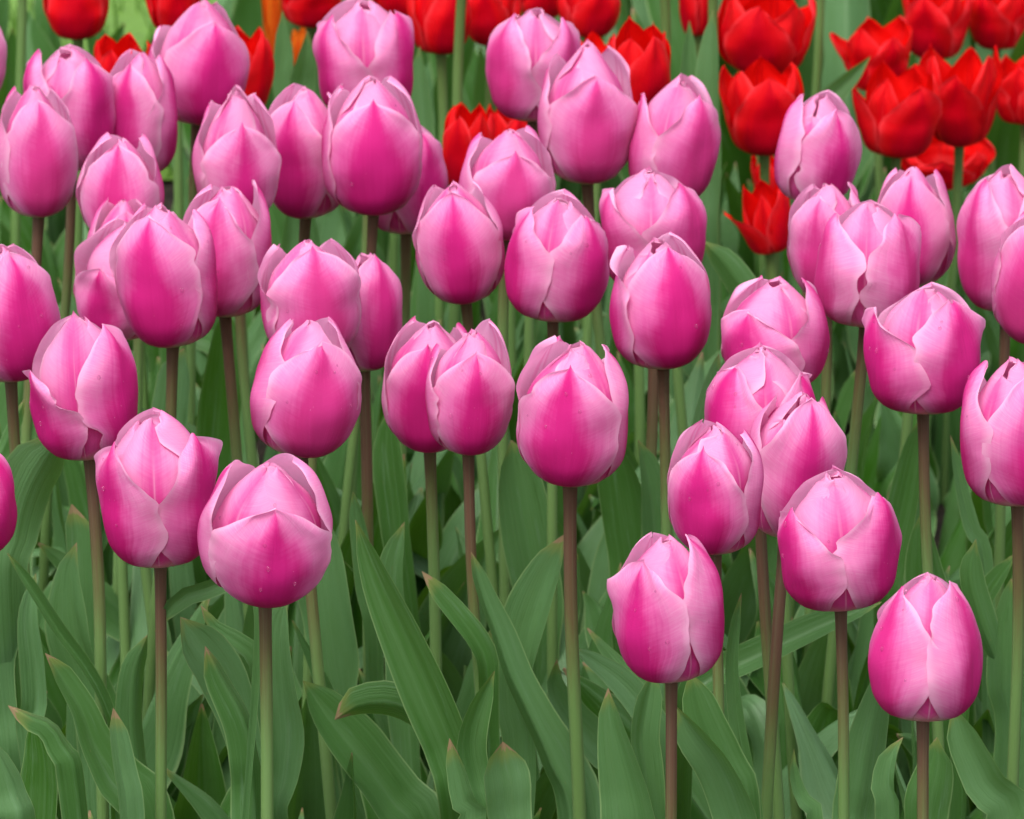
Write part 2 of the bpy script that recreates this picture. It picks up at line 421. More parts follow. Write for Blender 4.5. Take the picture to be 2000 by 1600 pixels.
TULIPS = []      # dicts of the finished plants: root, base, head, leaves
def tulip(kind, label, box, phi, D=None, dd=0.0, pitch=0.0, roll=0.0, stem=None, seed=0, flame=1.0, petals=None, stem_w=.0029, group=None,
          drops=0, brownish=0.0, **common):
    x0, y0, x1, y1 = box
    rng = np.random.default_rng(1000 + seed)
    if D is None: D = depth_at(y1, .38)
    D = D + dd
    petals = petals or {}
    spec = [('out', 0, 'a'), ('out', 120, 'b'), ('out', -120, 'c'), ('in', 60, 'd'), ('in', 180, 'e'), ('in', -60, 'f')]
    fade = max(0.0, rng.uniform(-.12, .13)); built = []; top_w = rng.uniform(-.08, .15)
    for k, off, key in spec:
        p = dict(common); p['red'] = kind != 'pink'
        p.setdefault('h', 1.0)
        p['h'] = p['h'] * (rng.uniform(.93, 1.02) if k == 'out' else rng.uniform(.97, 1.02))
        p['open'] = common.get('open', 0) * (1 if k == 'out' or kind != 'pink' else .4) + (rng.uniform(-.05, .05) if kind == 'pink' else rng.uniform(-.12, .22))
        p['curl'] = (rng.uniform(-.10, .08), rng.uniform(-.10, .08)); p['wave'] = rng.uniform(.03, .09); p['top'] = top_w
        if k == 'in': p['curl'] = (-.04, -.04); p['wave'] *= .7
        if kind == 'pink' and k == 'out': p['sh'] = (max(0, rng.uniform(-.10, .18)), max(0, rng.uniform(-.10, .18)))
        p['shv'] = rng.uniform(.58, .74)
        if rng.random() < .45: p['nick'] = (rng.uniform(0, .14), rng.uniform(0, .14))
        p['nickv'] = rng.uniform(.4, .75)
        ov = petals.get(key, {})
        h = p['h']; p.update(ov)
        if 'h' in ov: p['h'] = ov['h'] + (.05 if key == 'a' and abs(phi) < 45 and kind == 'pink' else 0)
        if k == 'in' and kind == 'pink' and key != 'f': p['h'] = max(p['h'], .97)      # the mouth closes over
        P, uv = petal_unit(k, phi + off + ov.get('ang', rng.uniform(-5, 5)), p, rng)
        built.append((k, P, uv, flame * ov.get('flame', rng.uniform(.80, 1.16))))
    Q = np.concatenate([b[1].reshape(-1, 3) for b in built])
    Rm = rot_xyz(pitch + rng.uniform(-5, 5), roll + rng.uniform(-4, 4))
    # size and seat of the bloom so that it spans its place in the bed
    mid = unproject((x0 + x1) / 2, y1, D)
    sl = FPX / math.hypot(D, CAM_H - mid[2])
    Rb = (x1 - x0) / 2 / sl; h = (y1 - y0) / sl; B = mid.copy()
    for it in range(8):
        W = (Q * np.array([Rb, Rb, h])) @ Rm.T + B
        pr = project(W); lo = pr.min(0); hi = pr.max(0)
        Rb *= (x1 - x0) / (hi[0] - lo[0]); h *= (y1 - y0) / (hi[1] - lo[1])
        W = (Q * np.array([Rb, Rb, h])) @ Rm.T + B
        pr = project(W); lo = pr.min(0); hi = pr.max(0)
        B[0] += ((x0 + x1) / 2 - (lo[0] + hi[0]) / 2) / sl
        B[2] += -(y1 - hi[1]) / sl / CT
    # stem from the bloom to the ground
    axis = Rm @ np.array([0, 0, 1.0])
    if stem:
        S = unproject(stem[0], stem[1], D); dirn = (B - S); dirn = dirn / max(dirn[2], .02)
        G = B - dirn * B[2]
        G[0] = B[0] + np.clip((G[0] - B[0]) * .6, -.03, .03); G[1] = D + rng.uniform(-.02, .02)
    else:
        G = np.array([B[0] + rng.uniform(-.010, .010), D + rng.uniform(-.02, .02), 0])
    G[2] = 0
    pretty = {'pink': 'pink_tulip', 'red': 'red_tulip', 'orange': 'orange_tulip'}[kind]
    root = bpy.data.objects.new(pretty, None); col.objects.link(root); root.location = G; root.empty_display_size = .05
    tag(root, label, "tulip", group or {'pink': 'pink tulips in the bed', 'red': 'red tulips behind the pink ones', 'orange': 'orange tulips far back'}[kind])
    top = B + axis * (.004)
    pts = [G - np.array([0, 0, .03]), G + (B - G) * .35 + np.array([rng.uniform(-.010, .010), rng.uniform(-.006, .006), 0])]
    if stem: pts[1] = G + (B - G) * .45 + np.array([rng.uniform(-.004, .004), 0, 0])
    pts += [G + (B - G) * .8 - axis * .0 + (axis * np.array([1, 1, 0])) * -.01, top]
    C, L = spline(pts, 34)
    C -= G
    th = np.linspace(0, 2 * np.pi, 13)
    sw = stem_w * rng.uniform(.93, 1.07)
    rr = sw * (1.12 - .14 * np.linspace(0, 1, 34)); rr[-2:] *= [1.08, 1.25]
    SV = np.zeros((34, 13, 3)); SU = np.zeros((34, 13, 2))
    for i in range(34):
        SV[i] = C[i] + np.stack([np.cos(th), np.sin(th), 0 * th], 1) * rr[i]
        SU[i, :, 0] = th / 6.283; SU[i, :, 1] = L * (1 - i / 33)
    link('stem', grid_mesh('stem', SV, SU, M['stem' if kind == 'pink' else 'stem_green'], {'seed': seed * 1.7, 'tint': rng.uniform(-.03, .05)}), root)
    bloom = link('bloom', core_mesh(Rb, h), root, B - G)
    bloom.rotation_euler = (0, 0, 0)
    for n_, (k, P, uv, fl) in enumerate(built):
        W = (P * np.array([Rb, Rb, h])) @ Rm.T
        me = grid_mesh('petal', W, uv, M[kind + ('_outer' if k == 'out' else '_inner')], {'seed': seed * 13.7 + n_ * 3.1, 'blaze': fl, 'tint': fade})
        po = link('petal', me, bloom)
    # rain drops beaded on the outer petals
    for _ in range(drops * 2):
        k, P, uv, fl = built[rng.choice([0, 0, 1, 2, 3, 5])]
        i = rng.integers(int(NV * .3), int(NV * .85)); j = rng.integers(int(NU * .2), int(NU * .8))
        W = (P * np.array([Rb, Rb, h])) @ Rm.T
        nrm = np.cross(W[i, j+1] - W[i, j], W[i+1, j] - W[i, j]); nrm /= np.linalg.norm(nrm)
        if nrm @ np.array([0, -CT, ST]) < .25: continue
        s = rng.uniform(.0005, .0012) ** 1.0
        dv = drop_unit * np.array([s, s * .6, s * 1.25]) + W[i, j] + nrm * s * .25
        link('water_drop', grid_mesh('water_drop', dv, np.zeros(dv.shape[:2] + (2,)), M['drop']), bloom)
    TULIPS.append(dict(root=root, base=G, head=B, kind=kind, n=0, seed=seed, D=D, stem=project(C + G), len=L))
    return TULIPS[-1]
_t = np.linspace(0, 2 * np.pi, 11); _p = np.linspace(0.02, np.pi - .02, 8)
drop_unit = np.stack([np.outer(np.sin(_p), np.cos(_t)), np.outer(np.sin(_p), np.sin(_t)), np.outer(np.cos(_p), np.ones_like(_t))], -1)

# ------------------------------------------------------------------ leaves
NLU, NLV = 13, 38
def leaf_mesh(path, half_w, side, seed, fold=.35, wave=.10, twist=0.0, tint=.5, brown=0.0, roll_in=0.0):
    """path: centre line base->tip (n,3); half_w(t) half widths; side: across vector at each station"""
    rng = np.random.default_rng(int(seed * 7919) % 100000 + 5)
    n = len(path)
    T = np.gradient(path, axis=0); T /= np.linalg.norm(T, axis=1)[:, None] + 1e-9
    S = side - (side * T).sum(1)[:, None] * T; S /= np.linalg.norm(S, axis=1)[:, None] + 1e-9
    Nn = np.cross(T, S)
    t = np.linspace(0, 1, n)
    tw = twist * t ** 1.3
    c, s_ = np.cos(tw)[:, None], np.sin(tw)[:, None]
    S, Nn = S * c + Nn * s_, Nn * c - S * s_
    u = np.linspace(-1, 1, NLU)
    ph = rng.uniform(0, 6.28, 6)
    P = np.zeros((n, NLU, 3))
    for j, uu in enumerate(u):
        a = abs(uu); i = 0 if uu < 0 else 1
        ww = wave * half_w * (a ** 2) * (np.sin(2 * np.pi * (1.7 + i * .5) * t + ph[i]) + .55 * np.sin(2 * np.pi * 4.1 * t + ph[2 + i])) * sm(t, .1, .4)
        f = fold * half_w * (a ** 1.15) * (1.3 - .5 * t) + roll_in * half_w * a ** 4
        e = 1 + .025 * np.sin(19 * t + ph[4 + i]) * a
        P[:, j] = path + S * (uu * half_w * e * (1 - .12 * fold * a))[:, None] + Nn * (f + ww)[:, None]
    uv = np.zeros((n, NLU, 2)); uv[..., 0] = (u + 1) / 2; uv[..., 1] = t[:, None]
    return grid_mesh('leaf', P, uv, M['leaf'], {'seed': seed, 'tint': tint, 'brown': brown})
def add_leaf(T, me):
    link('leaf', me, T['root']); T['n'] += 1
LEAF_W_T = [0, .12, .35, .6, .8, .93, 1.0]
LEAF_W = [.45, .62, 1.0, .92, .60, .26, .03]
def hides_a_stem(W, hw):
    """would this blade stand in front of the top of a flower stem?"""
    pr = project(W); k = slice(8, None, 3)
    for q in TULIPS:
        if q['kind'] != 'pink' or W[:, 1].min() > q['D'] - .005: continue
        n = len(q['stem']); keep = (.20 if q['D'] < 3.62 else .10) / q['len']
        st = q['stem'][int(n * (1 - keep)):]
        sx = np.interp(pr[k, 1], st[::-1, 1], st[::-1, 0]); inside = (pr[k, 1] > st[-1, 1]) & (pr[k, 1] < st[0, 1]) & (W[k, 1] < q['D'] - .005)
        if np.any(inside & (np.abs(pr[k, 0] - sx) < hw[k] * 3900 + 8)): return True
    return False
def random_leaf(T, rng, Lr=(.20, .29), wr=(.013, .023), az=None, lean=None, tint=None, tries=0):
    L = rng.uniform(*Lr); wm = rng.uniform(*wr)
    az = rng.uniform(0, 2 * np.pi) if az is None else az
    lean = rng.uniform(.12, .55) if lean is None else lean
    o = np.array([math.cos(az), math.sin(az), 0])
    t = np.linspace(0, 1, 6)
    if tries > 7: return
    droop = rng.uniform(.05, .34) if rng.random() < .45 else 0
    pts = [o * .004 + o * (lean * L * (.25 * x + .75 * x ** 1.8)) + np.array([0, 0, L * (x * (1 - .25 * lean * x) - droop * x ** 4) - .01]) for x in t]
    sidev = np.array([-o[1], o[0], 0]); bend = rng.uniform(-.03, .03)
    pts = [p + sidev * bend * x ** 2 for p, x in zip(pts, t)]
    C, _ = spline(pts, NLV)
    hw = pchip(np.linspace(0, 1, NLV), LEAF_W_T, LEAF_W) * wm
    if hides_a_stem(C + np.array(T['root'].location), hw):
        return random_leaf(T, rng, Lr, wr, None, None, tint, tries + 1)
    side = np.tile(sidev, (NLV, 1))
    me = leaf_mesh(C, hw, side, rng.uniform(0, 50), fold=-rng.uniform(.3, 1.2), wave=rng.uniform(.08, .38), twist=rng.uniform(-1.5, 1.5),
                   tint=rng.choice([.0, .1, .3, .6, .85, 1.0]) if tint is None else tint, brown=rng.choice([0, .02, .035, .05]))
    add_leaf(T, me)
def photo_leaf(px, w, z=.315, D=None, fold=.35, wave=.10, tint=.5, brown=0.0, twist=0.0, yaw=0.0, seed=None, depth_tip=0.0, blunt=False, roll_in=0.0):
    """a leaf that stands where the photograph shows one: px from tip down to where it goes out of sight, w = blade width in px at those points"""
    D = D if D is not None else depth_at(px[0][1], z)
    n = len(px)
    P = [unproject(a, b, D - depth_tip * (1 - k / (n - 1)) ** 2) for k, (a, b) in enumerate(px)]
    end = P[-1]
    best = sorted([q for q in TULIPS if q['kind'] == ('pink' if D < 4.15 else 'red')],
                  key=lambda q: abs(q['base'][0] - end[0]) + .8 * abs(q['base'][1] - D) + .03 * max(0, q['n'] - 3))[0]
    base = best['base']
    foot = np.array([base[0] * .8 + end[0] * .2, base[1] * .8 + D * .2, -.01]) if end[2] > .02 else end
    pts = P[::-1]
    low = end * .45 + foot * .55; low[0] = end[0] * .6 + foot[0] * .4
    allp = [foot, low] + pts
    sl = FPX / math.hypot(D, CAM_H - end[2])
    C, L = spline(allp, NLV + 14)
    seg = np.r_[0, np.cumsum(np.linalg.norm(np.diff(np.array(allp), axis=0), axis=1))]; seg /= seg[-1]
    wpx = [.55 * w[-1], .85 * w[-1]] + list(w[::-1])
    t = np.linspace(0, 1, NLV + 14)
    hw = pchip(t, seg, wpx) / 2 / sl
    if blunt: hw = hw * np.sqrt(np.clip((1 - t) / .05, 0, 1))
    else: hw = hw * np.clip((1 - t) / .03, 0.02, 1) ** .7
    prng = np.random.default_rng(int(px[0][0] * 31 + px[0][1]) + 7)
    if yaw == 0.0: yaw = prng.choice([-1, 1]) * prng.uniform(12, 42)
    fold = fold * prng.uniform(1.2, 2.1) * prng.choice([1, 1, -1]); hw = hw / max(.75, math.cos(R(yaw)))
    if wave < .2: wave = wave * prng.uniform(1.2, 2.4)
    view = np.array([0, CT, -ST])
    T = np.gradient(C, axis=0)
    side = np.cross(T, view); side /= np.linalg.norm(side, axis=1)[:, None] + 1e-9
    nn = np.tile(view, (len(C), 1))
    y = R(yaw)
    side = side * math.cos(y) + nn * math.sin(y)
    sd = seed if seed is not None else (px[0][0] * .013 + px[0][1] * .007)
    me = leaf_mesh(C - base, hw, side, sd, fold=fold, wave=wave, twist=twist, tint=min(1, max(0, (tint - .5) * 1.35 + .5)), brown=brown, roll_in=roll_in)
    add_leaf(best, me)

# ------------------------------------------------------------------ the pink tulips
PK = lambda label, box, phi, **k: tulip('pink', label, box, phi, seed=len(TULIPS) + 1, **k)
PK("dark pink tulip with a pale centre seam, lowest and rightmost full bloom in front", (1695, 1117, 1920, 1410), -60, stem=(1806, 1600), flame=.9, drops=5,
   petals={'a': dict(h=.95, w=1.0), 'b': dict(h=.99, w=1.0), 'f': {}, 'd': dict(h=1.0)})
PK("pink tulip with a spiky flared left edge, low in front of the overlapping trio", (1185, 1038, 1415, 1335), -38, stem=(1309, 1600), drops=5, pitch=5,
   petals={'a': dict(h=.86, sh=(.34, 0), shv=.70), 'b': dict(h=1.0), 'd': dict(h=.98)})
PK("wide open pink tulip with a broad pale middle petal, between trio and lowest bloom", (1518, 907, 1762, 1195), -58, stem=(1652, 1600), drops=6, roll=-2, open=.10, pitch=4,
   petals={'a': dict(h=.82), 'b': dict(h=.88, sh=(0, .12)), 'd': dict(h=.92, w=1.15), 'f': dict(h=1.0)})
PK("plump pink tulip with a ragged petal at its right, lowest bloom in the left half", (385, 885, 650, 1188), 14, stem=(530, 1600), roll=4, pitch=13, drops=6, open=.12, dd=-.03,
   petals={'a': dict(h=.82, sh=(.10, .12), w=1.02), 'b': dict(h=.98, sh=(.0, .25), shv=.5), 'c': dict(h=.95), 'f': dict(h=1.0, w=1.0)})
PK("tall pink tulip with open pointed petals, touching the plump ragged bloom's left side", (183, 795, 435, 1110), -55, stem=(305, 1600), drops=5, open=.06,
   petals={'a': dict(h=.9), 'b': dict(h=.92, sh=(0, .15), shv=.85), 'f': dict(h=.95), 'd': dict(h=1.0), 'e': dict(h=1.02)})
PK("dark pink tulip sliver cut by the left edge, lowest bloom on that side", (-180, 850, 34, 1096), 78, flame=1.25)
PK("pink tulip with a small frilled mouth, left one of the overlapping trio at the right", (1303, 818, 1492, 1085), -24, stem=(1410, 1400), drops=6,
   petals={'a': dict(h=.86), 'b': dict(h=.95), 'd': dict(h=.97)})
PK("slender pink tulip leaning right with one tall flamed petal, middle of the overlapping trio", (1450, 765, 1655, 1055), 16, stem=(1485, 1560), dd=.05, roll=8, drops=3,
   petals={'a': dict(h=1.0, w=1.0), 'f': dict(h=.85), 'c': dict(h=.97)})
PK("pale pink tulip with a neat closed bud mouth, top one of the overlapping trio", (1375, 665, 1602, 930), -55, stem=(1550, 1560), drops=5,
   petals={'a': dict(h=.93), 'b': dict(h=.87), 'd': dict(h=.9), 'e': dict(h=1.03)})
PK("large smooth egg-shaped pink tulip alone at the centre of the picture", (1008, 655, 1228, 952), -14, stem=(1137, 1600), drops=5, flame=1.0, stem_w=.0034,
   petals={'a': dict(h=.88, w=1.04, sh=(0, 0)), 'd': dict(h=1.0), 'f': dict(h=.98), 'b': dict(h=.98, nick=(.1, 0))})
PK("pink tulip with a thin petal horn behind, right one of the touching pair near centre", (830, 622, 1006, 890), 14, stem=(945, 1350), drops=5,
   petals={'a': dict(h=.86, w=1.08, sh=(0, .14)), 'e': dict(h=1.0), 'b': dict(h=1.05, w=.9, tip=.15), 'c': dict(h=.85)})
PK("rounded pink tulip half hidden, left one of the touching pair near centre", (745, 617, 935, 885), -6, stem=(868, 1300), dd=.07, petals={'a': dict(h=.88)})
PK("pink tulip with a folded edge along its left side, above the plump ragged bloom", (488, 618, 707, 895), 16, roll=3, stem=(632, 1100), drops=6,
   petals={'a': dict(h=.88, w=1.08), 'c': dict(h=1.0, sh=(.1, 0)), 'f': dict(h=1.02)})
PK("pink tulip with torn notched petals baring a pale striped middle, near the left edge", (43, 605, 270, 900), -58, stem=(196, 1150), drops=6, roll=-2, open=.04,
   petals={'a': dict(h=.70, sh=(0, .05), nick=(0, .22), nickv=.72), 'b': dict(h=.95, nick=(.20, 0), nickv=.3), 'f': dict(h=1.0), 'd': dict(h=1.02)})
PK("pink tulip with a tall pale folded left petal, lowest one cut by the right edge", (1875, 693, 2095, 990), 24, stem=(1993, 1600), drops=3,
   petals={'a': dict(h=.88), 'f': dict(h=.92), 'c': dict(h=1.0)})
PK("pink tulip with a flaring left petal and wide mouth, above the lowest right-edge bloom", (1683, 550, 1925, 810), -70, stem=(1832, 1300), drops=5, open=.14, roll=1, dd=-.02,
   petals={'a': dict(h=.88, tip=.18, sh=(.08, 0)), 'b': dict(h=.95), 'f': dict(h=.95), 'd': dict(h=1.0, w=1.1)})
PK("pale pink tulip with a streaked left side, just above the folded edge bloom", (503, 465, 706, 702), 12, stem=(600, 900), drops=3, dd=-.01,
   petals={'a': dict(h=.97, w=1.1), 'c': dict(h=.96), 'f': dict(h=1.0)})
PK("pink tulip with a sharp petal standing up, touching the streaked one's right side", (640, 493, 786, 725), 40, stem=(722, 1000), roll=3, dd=.05,
   petals={'a': dict(h=1.0, w=1.05), 'f': dict(h=.9), 'c': dict(h=.9), 'd': dict(h=.95)})
PK("tall narrow pink tulip with a curled pale left petal, above the trio's left side", (1190, 452, 1390, 722), 26, stem=(1303, 1000), drops=3,
   petals={'a': dict(h=.93, w=1.1), 'c': dict(h=.95, curl=(.0, .25)), 'f': dict(h=.93)})
PK("pale pink tulip with a short slanting front petal, behind the top bloom of the trio", (1408, 537, 1621, 765), -34, stem=(1570, 900), roll=4, drops=3,
   petals={'a': dict(h=.75, w=1.05), 'b': dict(h=1.02), 'd': dict(h=.95), 'c': dict(h=.95)})
PK("pink tulip with a flamed tip cut by the left edge, above the torn bloom", (-92, 475, 119, 747), 32, drops=3)
PK("deep pink tulip in front of two paler ones, on two dark paired stems", (213, 395, 425, 680), -18, stem=(326, 800), drops=3, roll=-2,
   petals={'a': dict(h=.93, w=1.12), 'b': dict(h=.94), 'd': dict(h=.97)})
PK("pale wrinkled pink tulip half hidden at the left of the deep pink one", (143, 425, 335, 665), -30, stem=(283, 800), dd=.05, flame=.8, petals={'a': dict(h=.65)})
PK("small pink bud tip peeping over the pale wrinkled tulip", (163, 386, 300, 600), 10, dd=.07)
PK("pink tulip with a white-edged petal standing at its right, beside the deep pink one", (350, 350, 531, 620), -22, stem=(480, 860), drops=3, dd=.03,
   petals={'a': dict(h=.9), 'b': dict(h=1.04, tip=.12, w=.95), 'e': dict(h=.95)})
PK("pink tulip with its seam facing front and a flecked right petal, above the centre bloom", (985, 368, 1190, 630), -74, stem=(1080, 680), drops=4,
   petals={'a': dict(h=.94), 'b': dict(h=.93, sh=(0, .12), shv=.6), 'f': dict(h=.98), 'd': dict(h=1.0)})
PK("smooth pale-tipped pink tulip left of the one with the front seam", (805, 352, 986, 595), -2, stem=(934, 640), drops=3, roll=-4,
   petals={'a': dict(h=.95, w=1.05), 'c': dict(h=.97), 'b': dict(h=.97), 'e': dict(h=1.02)})
PK("pale pink tulip with a wide white-edged mouth, front of the upper right cluster", (1590, 390, 1800, 640), -66, stem=(1640, 800), dd=-.02, flame=.72, drops=3, open=.04,
   petals={'a': dict(h=.93), 'b': dict(h=.94), 'd': dict(h=1.0), 'f': dict(h=.98)})
PK("pink tulip mostly hidden at the left of the wide pale mouthed one", (1537, 355, 1695, 585), -20, dd=.04, flame=.8, petals={'a': dict(h=.9)})
PK("pink tulip with a curled scrap of petal on top, behind the wide pale mouthed one", (1695, 325, 1868, 560), -8, dd=.04, flame=.85, petals={'b': dict(h=.95), 'a': dict(h=.93), 'f': dict(h=1.0, sh=(.2, 0), shv=.85)})
PK("frilly pale pink tulip at the right picture edge, behind the deep pink edge bloom", (1868, 320, 2065, 610), -50, dd=.05, flame=.65, petals={'e': dict(h=1.05)})
PK("deep pink tulip cut by the right picture edge, in front of the frilly pale one", (1935, 412, 2130, 676), -18, flame=1.05)
PK("pink tulip with a sharp left petal standing clear, behind the tall narrow bloom", (1170, 322, 1381, 570), -62, drops=2, open=.06, dd=.02,
   petals={'a': dict(h=.92, tip=.12), 'b': dict(h=.97), 'd': dict(h=1.0), 'f': dict(h=1.02)})
PK("pink tulip with an open mouth above the smooth pale-tipped and front-seamed blooms", (895, 245, 1086, 470), 12, petals={'a': dict(h=.85, w=.95), 'b': dict(h=1.0, w=.9), 'f': dict(h=1.0)}, open=.05)
PK("big rounded pink tulip with a dark flame, front bloom of the upper left-centre group", (628, 147, 826, 422), 8, stem=(715, 480), drops=4, flame=1.1,
   petals={'a': dict(h=.88, w=1.1), 'c': dict(h=.95), 'e': dict(h=1.02)})
PK("pink tulip with a folded petal, squeezed between the big rounded one and its left neighbour", (508, 162, 682, 428), -26, dd=.05, stem=(563, 480), flame=.9)
PK("pink tulip with a white-rimmed petal standing out at the right, behind the big rounded one", (712, 235, 875, 458), 45, dd=.10, stem=(788, 600), petals={'a': dict(h=1.0, tip=.12)}, open=.05)
PK("pink tulip with pale wavy sides, left of the folded petal one", (375, 165, 550, 440), 16, petals={'a': dict(h=.78), 'c': dict(h=.9), 'e': dict(h=1.03), 'd': dict(h=1.0)}, flame=.8)
PK("pink tulip with a pale crumpled crown over one smooth front petal, top middle", (1050, 75, 1246, 360), 10, stem=(1162, 450), petals={'a': dict(h=.77, w=1.08), 'c': dict(h=.9), 'e': dict(h=1.02), 'd': dict(h=1.0)})
PK("pink tulip with two long horned petals opening upward, behind the crumpled crowned one", (948, 15, 1136, 238), -58, petals={'a': dict(h=1.0), 'b': dict(h=.97, tip=.1), 'd': dict(h=.95), 'f': dict(h=1.0)}, open=.08)
PK("pink tulip with a twisted pointed top, right of the crumpled crowned one", (1226, 143, 1408, 400), 40, roll=6, stem=(1385, 460), petals={'a': dict(h=.88), 'c': dict(h=.85, tip=.15), 'f': dict(h=.98), 'e': dict(h=1.03)}, dd=.03)
PK("lone pink tulip standing among the red ones", (1512, 175, 1684, 402), 34, roll=5, flame=.7, petals={'a': dict(h=.9), 'c': dict(h=1.0, tip=.1), 'f': dict(h=.85)})
PK("very tall pink tulip touching the top edge of the picture, at upper left", (287, -4, 488, 245), 28, stem=(378, 330), petals={'a': dict(h=.85, w=1.1), 'f': dict(h=1.0), 'c': dict(h=.75)})
PK("pink tulip with two splayed pale petals touching the top edge, left of centre", (610, -10, 809, 235), -55, petals={'a': dict(h=.95), 'b': dict(h=.95, tip=.1), 'd': dict(h=.85)}, open=.08, flame=.8)
PK("pink tulip with one broad pointed front petal, at the upper left edge of the picture", (-10, 165, 153, 425), 10, stem=(47, 500), petals={'a': dict(h=.88, w=1.1, sh=(0, .15), shv=.72), 'f': dict(h=1.0), 'e': dict(h=.98)})
PK("pink tulip with a tall pale left horn, behind the broad pointed edge one", (45, 85, 226, 335), 48, stem=(112, 520), petals={'a': dict(h=.95), 'c': dict(h=1.02, tip=.12), 'f': dict(h=.95)}, flame=.85)
PK("pink tulip squeezed behind the very tall one at upper left", (190, 95, 347, 345), -30, dd=.03, flame=.85)
PK("low pink tulip with a thin petal sticking out right, above the small bud tip", (148, 258, 321, 480), -12, petals={'a': dict(h=.95, w=1.05), 'b': dict(h=1.02, w=.8, tip=.16)})
PK("sliver of a pink tulip at the top of the left picture edge", (-150, 0, 14, 215), 20)

# ------------------------------------------------------------------ the red and orange tulips
RD = lambda label, box, phi, D, **k: tulip('red', label, (box[0] - .05 * (box[2] - box[0]), box[1], box[2] + .05 * (box[2] - box[0]), box[3]), phi, D=D, seed=len(TULIPS) + 1, stem_w=.0030, **k)
O_ = dict(open=.12)
RD("red tulip cut by the top edge, far left over the lawn", (82, -75, 207, 78), 0, 4.50, **O_)
RD("red petal tips showing behind the pink tulips at upper left", (188, 62, 292, 210), -20, 4.32, open=.2)
RD("red tulip peeping out at the left of the very tall pink one", (285, -85, 390, 65), 15, 4.45, **O_)
RD("red tulip showing one long petal at the right of the very tall pink one", (405, 45, 530, 228), 60, 4.32, **O_)
RD("dark based red tulip cut by the top edge, right of the orange petals", (543, -75, 662, 55), 10, 4.60, **O_)
RD("dark red tulip bloom left of the leaning green stem at the top edge", (800, -60, 915, 107), 25, 4.50, **O_)
RD("red tulip at the top edge touching the splayed pale petals", (732, -85, 835, 45), -20, 4.62, **O_)
RD("red tulip right of the leaning green stem at the top edge", (903, -60, 1012, 90), -10, 4.55, **O_)
RD("red tulip at the top edge behind the two horned pink petals", (1095, -70, 1207, 75), 20, 4.55, **O_)
RD("small red tulip top between two bigger red ones, above the horned pink bloom", (1008, -85, 1110, 40), 0, 4.70, **O_)
RD("red tulip with a sharp raised petal, right of the crumpled crowned pink one", (1190, 30, 1304, 222), 30, 4.25, petals={'e': dict(h=1.1)}, open=.08)
RD("narrow upright red tulip between the white-rimmed and the open mouthed pink blooms", (868, 198, 962, 375), -30, 4.22, open=.02)
RD("red petals showing under the horned pink tulip", (945, 195, 1046, 330), 20, 4.35, open=.15)
RD("tiny red tip above the crumpled crowned pink tulip", (1112, 60, 1202, 190), 5, 4.40, **O_)
RD("faded red tulip hanging at the top edge beside a tall green leaf", (1326, -80, 1390, 72), -55, 4.70, open=.2)
RD("large open red tulip at the top edge, right of the tall green leaf", (1405, -30, 1586, 150), -15, 4.52, open=.25, petals={'a': dict(w=.9), 'b': dict(open=.4), 'c': dict(open=.5)})
RD("red tulip with its left petal spread wide, touching the lone pink tulip", (1410, 105, 1562, 305), 6, 4.38, open=.15, petals={'c': dict(open=.55, w=1.0), 'a': dict(h=.95, w=1.1), 'd': dict(w=.8), 'e': dict(h=1.05)})
RD("red tulip with three splayed points and a low drooping left petal", (1627, 30, 1775, 182), 20, 4.60, open=.25, petals={'c': dict(open=.9, h=.8), 'd': dict(open=.6), 'a': dict(w=.85)})
RD("upright red tulip at the top edge behind the drooping petal one", (1768, -50, 1892, 118), -25, 4.72, **O_)
RD("large fluted red tulip in front, left one of the red pair at the right", (1668, 115, 1832, 310), 30, 4.42, open=.14, petals={'c': dict(h=.98, open=.4, w=.95), 'f': dict(w=.6), 'e': dict(h=1.04)})
RD("rounded red tulip with pointed back petals, right one of the red pair at the right", (1800, 83, 1952, 288), -12, 4.48, open=.14, petals={'a': dict(h=.86, w=1.1), 'b': dict(h=1.0, tip=.1), 'd': dict(open=.3), 'c': dict(open=.3), 'e': dict(h=.9)})
RD("red tulip cut by the top right corner of the picture", (1888, -60, 2020, 98), -30, 4.75, **O_)
RD("red tulip cut by the right picture edge, beside the red pair", (1938, 100, 2070, 245), 40, 4.55, open=.3)
RD("low red tulip showing between the stems of the red pair", (1735, 255, 1935, 372), 0, 4.56, open=.35)
RD("small wide open red tulip low beside the tall green leaf", (1418, 345, 1541, 498), 60, 4.28, open=.15, roll=-8, petals={'c': dict(open=1.5, h=.80, w=1.1), 'a': dict(w=1.05), 'f': dict(w=.6, h=.95), 'd': dict(w=.7)})
RD("scrap of red showing under the wide spread red tulip", (1470, 285, 1550, 430), 25, 4.48, **O_)
OR = lambda label, box, phi, D, **k: tulip('orange', label, box, phi, D=D, seed=len(TULIPS) + 1, stem_w=.0030, **k)
OR("orange tulip narrow as a flame at the top edge", (508, -60, 556, 112), 20, 4.72)
OR("short orange tulip right of the narrow flame-like one", (566, 50, 612, 138), -20, 4.80)
# tall red tulips whose blooms stand above the picture: only their stems show
for lab, x_top, x_low, y_low, D in [("tall tulip stem leaning between two dark red blooms at the top", 908, 885, 210, 4.40), ("slim tulip stem left of the tall green leaf at the top", 1298, 1306, 150, 4.50),
                                    ("tulip stem right of the large open red bloom at the top", 1612, 1595, 160, 4.62), ("slim tulip stem over the lawn at the far top left", 38, 34, 150, 4.6),
                                    ("tulip stem against the tall green leaf at the top", 1398, 1404, 330, 4.40)]:
    RD(lab, (x_top - 62, -250, x_top + 62, -60), 0, D, stem=(x_low, y_low))

